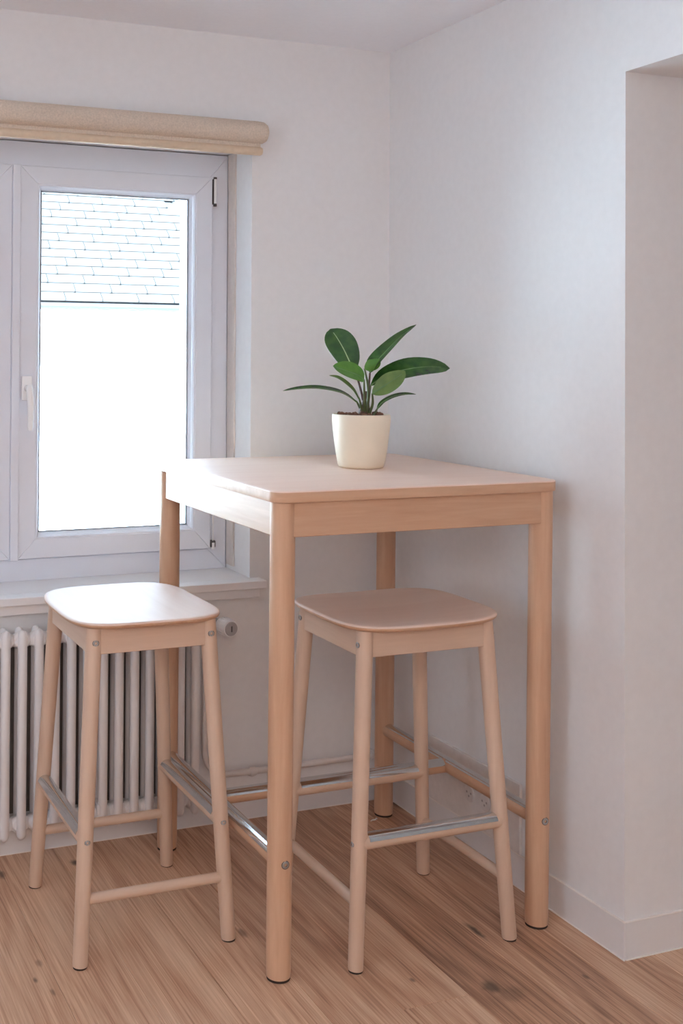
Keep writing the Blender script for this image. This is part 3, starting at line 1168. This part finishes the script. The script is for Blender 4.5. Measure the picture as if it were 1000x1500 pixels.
# tall leaf leaning to the upper left
leaf([P_(521, 548, 0.00), P_(513, 535, 0.0), P_(504, 514, -0.012), P_(495, 496, -0.03), P_(487, 483, -0.048)], 0.082, (0.10, -0.86, 0.42), MAT['leaf'],
     [P_(535, 606, 0.0), P_(529, 578, 0.0)], shape=0.60, fold=0.12, stalk_mat=MAT['petiole_red'])
# leaf pointing to the upper right, seen nearly edge on
leaf([P_(540, 547, 0.01), P_(549, 532, 0.01), P_(566, 514, 0.0), P_(588, 494, -0.02), P_(613, 476, -0.04)], 0.062, (-0.62, -0.36, 0.70), MAT['leaf'],
     [P_(535, 606, 0.0), P_(538, 575, 0.005)], shape=0.36, fold=0.30, rib_mat=MAT['midrib_dark'], stalk_mat=MAT['petiole_red'])
# big leaf reaching right
leaf([P_(543, 566, -0.01), P_(565, 552, -0.02), P_(597, 542, -0.02), P_(630, 538, -0.02), P_(660, 540, -0.02)], 0.072, (0.05, -0.66, 0.75), MAT['leaf'],
     [P_(538, 606, -0.01), P_(540, 588, -0.01)], shape=0.58, fold=0.15, wave=0.05, rib_mat=MAT['midrib_dark'])
# bright leaf in front, tip to the left
leaf([P_(529, 557, 0.035), P_(518, 550, 0.045), P_(504, 545, 0.055), P_(492, 541, 0.06), P_(482, 537, 0.062)], 0.052, (0.25, -0.80, 0.58), MAT['leaf_bright'],
     [P_(533, 606, 0.01), P_(531, 582, 0.02)], shape=0.42, fold=0.35, rib_mat=MAT['midrib_dark'])
# bright basal part of the right upright leaf: a young leaf folded open
leaf([P_(531, 541, 0.02), P_(538, 538, 0.022), P_(546, 534, 0.02), P_(553, 527, 0.015)], 0.034, (-0.15, -0.85, 0.5), MAT['leaf_bright'],
     [P_(536, 606, 0.01), P_(537, 570, 0.015)], rib=False, shape=0.5, fold=0.2)
# olive leaf in front on the right
leaf([P_(541, 577, 0.035), P_(552, 569, 0.045), P_(563, 561, 0.05), P_(575, 553, 0.05), P_(587, 544, 0.045)], 0.050, (-0.2, -0.9, 0.3), MAT['leaf_olive'],
     [P_(539, 607, 0.01), P_(543, 592, 0.02)], shape=0.5, fold=0.12, rib_mat=MAT['midrib_dark'])
# long thin leaf reaching left
leaf([P_(522, 590, 0.005), P_(507, 580, 0.01), P_(490, 574, 0.015), P_(462, 570, 0.02), P_(436, 571, 0.02), P_(413, 574, 0.02)], 0.036, (0.05, -0.22, 0.97), MAT['leaf'],
     [P_(531, 607, 0.0), P_(527, 599, 0.0)], shape=0.5, fold=0.25, rib_mat=MAT['midrib_dark'])
# small leaf left, arching over
leaf([P_(524, 586, 0.02), P_(515, 573, 0.03), P_(503, 562, 0.035), P_(491, 554, 0.035), P_(479, 551, 0.03)], 0.026, (0.55, -0.40, 0.75), MAT['leaf_olive'],
     [P_(532, 607, 0.01), P_(528, 598, 0.01)], shape=0.45, fold=0.2, rib_mat=MAT['midrib_dark'])
# low leaf right
leaf([P_(551, 600, 0.005), P_(560, 590, 0.0), P_(575, 582, 0.0), P_(592, 578, 0.0), P_(608, 578, 0.0)], 0.026, (-0.25, -0.25, 0.93), MAT['leaf'],
     [P_(546, 609, 0.005)], shape=0.5, fold=0.2, rib_mat=MAT['midrib_dark'])
bm = bmesh.new()
tube(bm, [P_(533, 612, 0.0), P_(533.5, 600, 0.0), P_(535, 588, 0.0), P_(535, 574, 0.0)], [0.017, 0.014, 0.009, 0.003], seg=14)
obj('stem', bm, MAT['petiole_red'], plant, smooth=70)

# ------------------------------------------------------------------ socket panel low on the right wall
pan = tag(empty('socket_panel', (0, -0.44, 0.17)), 'flat white panel with a double socket low on the right wall behind the table', 'socket')
bm = boxbm(-0.009, 0.0, -0.640, -0.235, 0.087, 0.262, bev=0.0012)
obj('cover_plate', rel(bm, pan), MAT['socket'], pan)
for yy in (-0.432, -0.500):
    bm = bmesh.new()
    lathe(bm, [(0.0, -0.0125), (0.0195, -0.0125), (0.0215, -0.0118), (0.0225, -0.0085), (0.0225, -0.0080)], seg=28, center=(0, yy, 0.165), axis='x')
    ring = obj('socket_insert', rel(bm, pan), MAT['socket'], pan, smooth=40)
    bm = bmesh.new()
    for dy, dz in ((0.0, -0.006), (-0.009, 0.003), (0.009, 0.003)):
        lathe(bm, [(0.0, -0.0129), (0.0030, -0.0129), (0.0032, -0.0124)], seg=12, center=(0, yy+dy, 0.165+dz), axis='x')
    obj('contact_hole', rel(bm, pan), MAT['socket_hole'], ring, smooth=40)

# small pale scrap lying by the back leg
bm = bmesh.new()
tube(bm, [(-0.016, 0.0, 0.002), (-0.009, 0.003, 0.003), (-0.001, -0.001, 0.0045), (0.004, 0.004, 0.006), (0.010, 0.006, 0.002)], [0.0014, 0.002, 0.002, 0.0018, 0.001], seg=8)
tag(obj('paper_scrap', bm, MAT['scrap'], smooth=60, loc=(-0.129, -0.150, 0.0)), 'tiny curled pale paper scrap on the planks by the back table leg', 'scrap')

# ------------------------------------------------------------------ outside: yard and the neighbouring house
struct(obj('ground', boxbm(-14, 16, 0.45, 30, -3.3, -3.1), MAT['paving']))
house = tag(empty('neighbour_house', (2.0, 9.0, -3.1)), 'white rendered house with a grey slate roof seen through the window', 'house')
EZ, TAN = 1.875, math.tan(math.radians(42))
HX0, HX1 = -6.0, 4.9


def roofz(y):
    return EZ + (y-8.95)*TAN


obj('wall', rel(boxbm(HX0+0.3, HX1-0.3, 9.25, 15, -3.1, EZ-0.05), house), MAT['house_wall'], house)
obj('bounce_wing_wall', rel(boxbm(-11.0, -6.0, 1.3, 12.0, -3.1, 3.4), house), MAT['house_wall'], house)  # unseen wing added so its sunlit face brightens the right wall
obj('bounce_wing_roof', rel(boxbm(-11.3, -5.75, 1.1, 12.2, 3.4, 3.55), house), MAT['slate'], house)  # roof slab of the added, unseen wing
obj('eave_board', rel(boxbm(HX0, HX1, 8.98, 9.25, EZ-0.135, EZ-0.045), house), MAT['house_wall'], house)
# roof deck with a hip on the right
bm = bmesh.new()
yr = 12.6
pts = [(HX0, 8.97), (HX1, 8.97), (HX1-(yr-8.97), yr), (HX0, yr)]
a = [bm.verts.new((x, y, roofz(y)-0.012)) for x, y in pts]
b = [bm.verts.new((x, y, roofz(y)-0.10)) for x, y in pts]
bm.faces.new(a)
bm.faces.new(b[::-1])
for k in range(4):
    bm.faces.new((a[k], a[(k+1) % 4], b[(k+1) % 4], b[k]))
obj('roof_deck', rel(bm, house), MAT['hook'], house)
bm = bmesh.new()
pts = []
tube(bm, [(HX0, 8.93, EZ-0.045), (HX1, 8.93, EZ-0.045)], 0.034, seg=14)
obj('gutter', rel(bm, house), MAT['gutter'], house, smooth=50)

EXPO, SW = 0.156, 0.42
ANG = math.atan(TAN)
bm = boxbm(-SW/2+0.0018, SW/2-0.0018, -EXPO*0.5-0.002, EXPO*0.62, -0.005, 0.006, bev=0.0012)
slate0 = obj('slate', bm, MAT['slate'], house)
cnt = 0
far = bmesh.new()
hooks = bmesh.new()
row = 0
while True:
    s = EXPO*(row+0.5)
    y = 8.95 + s*math.cos(ANG)
    if y > yr:
        break
    z = roofz(y)
    off = (row % 3)*SW/3.0
    k = math.floor((HX0-off)/SW)
    while True:
        xc = k*SW + off
        k += 1
        if xc < HX0 + SW/2:
            continue
        if xc > HX1-(y-8.97)-SW/2:
            break
        tilt = ANG - 0.045
        near = 0.0 < xc < 4.0 and row < 21
        mat4 = Matrix.Translation(Vector((xc, y, z+0.006))-house.location) @ Matrix.Rotation(tilt, 4, 'X')
        if near and cnt < 260:
            o = slate0 if cnt == 0 else slate0.copy()
            if cnt:
                COL.objects.link(o)
                o.parent = house
            o.matrix_local = mat4
            cnt += 1
            if (k + row) % 1 == 0:
                v = box(hooks, -0.006, 0.006, -EXPO*0.5-0.010, -EXPO*0.5+0.022, 0.004, 0.011)
                bmesh.ops.transform(hooks, matrix=mat4 @ Matrix.Translation((SW/2, 0, 0)), verts=v)
        else:
            v = box(far, -SW/2+0.003, SW/2-0.003, -EXPO*0.5, EXPO*0.62, -0.005, 0.006)
            bmesh.ops.transform(far, matrix=mat4, verts=v)
    row += 1
o = obj('outer_slates', far, MAT['slate'], house)
o['kind'] = 'stuff'
o = obj('roof_hooks', hooks, MAT['hook'], house)
o['kind'] = 'stuff'
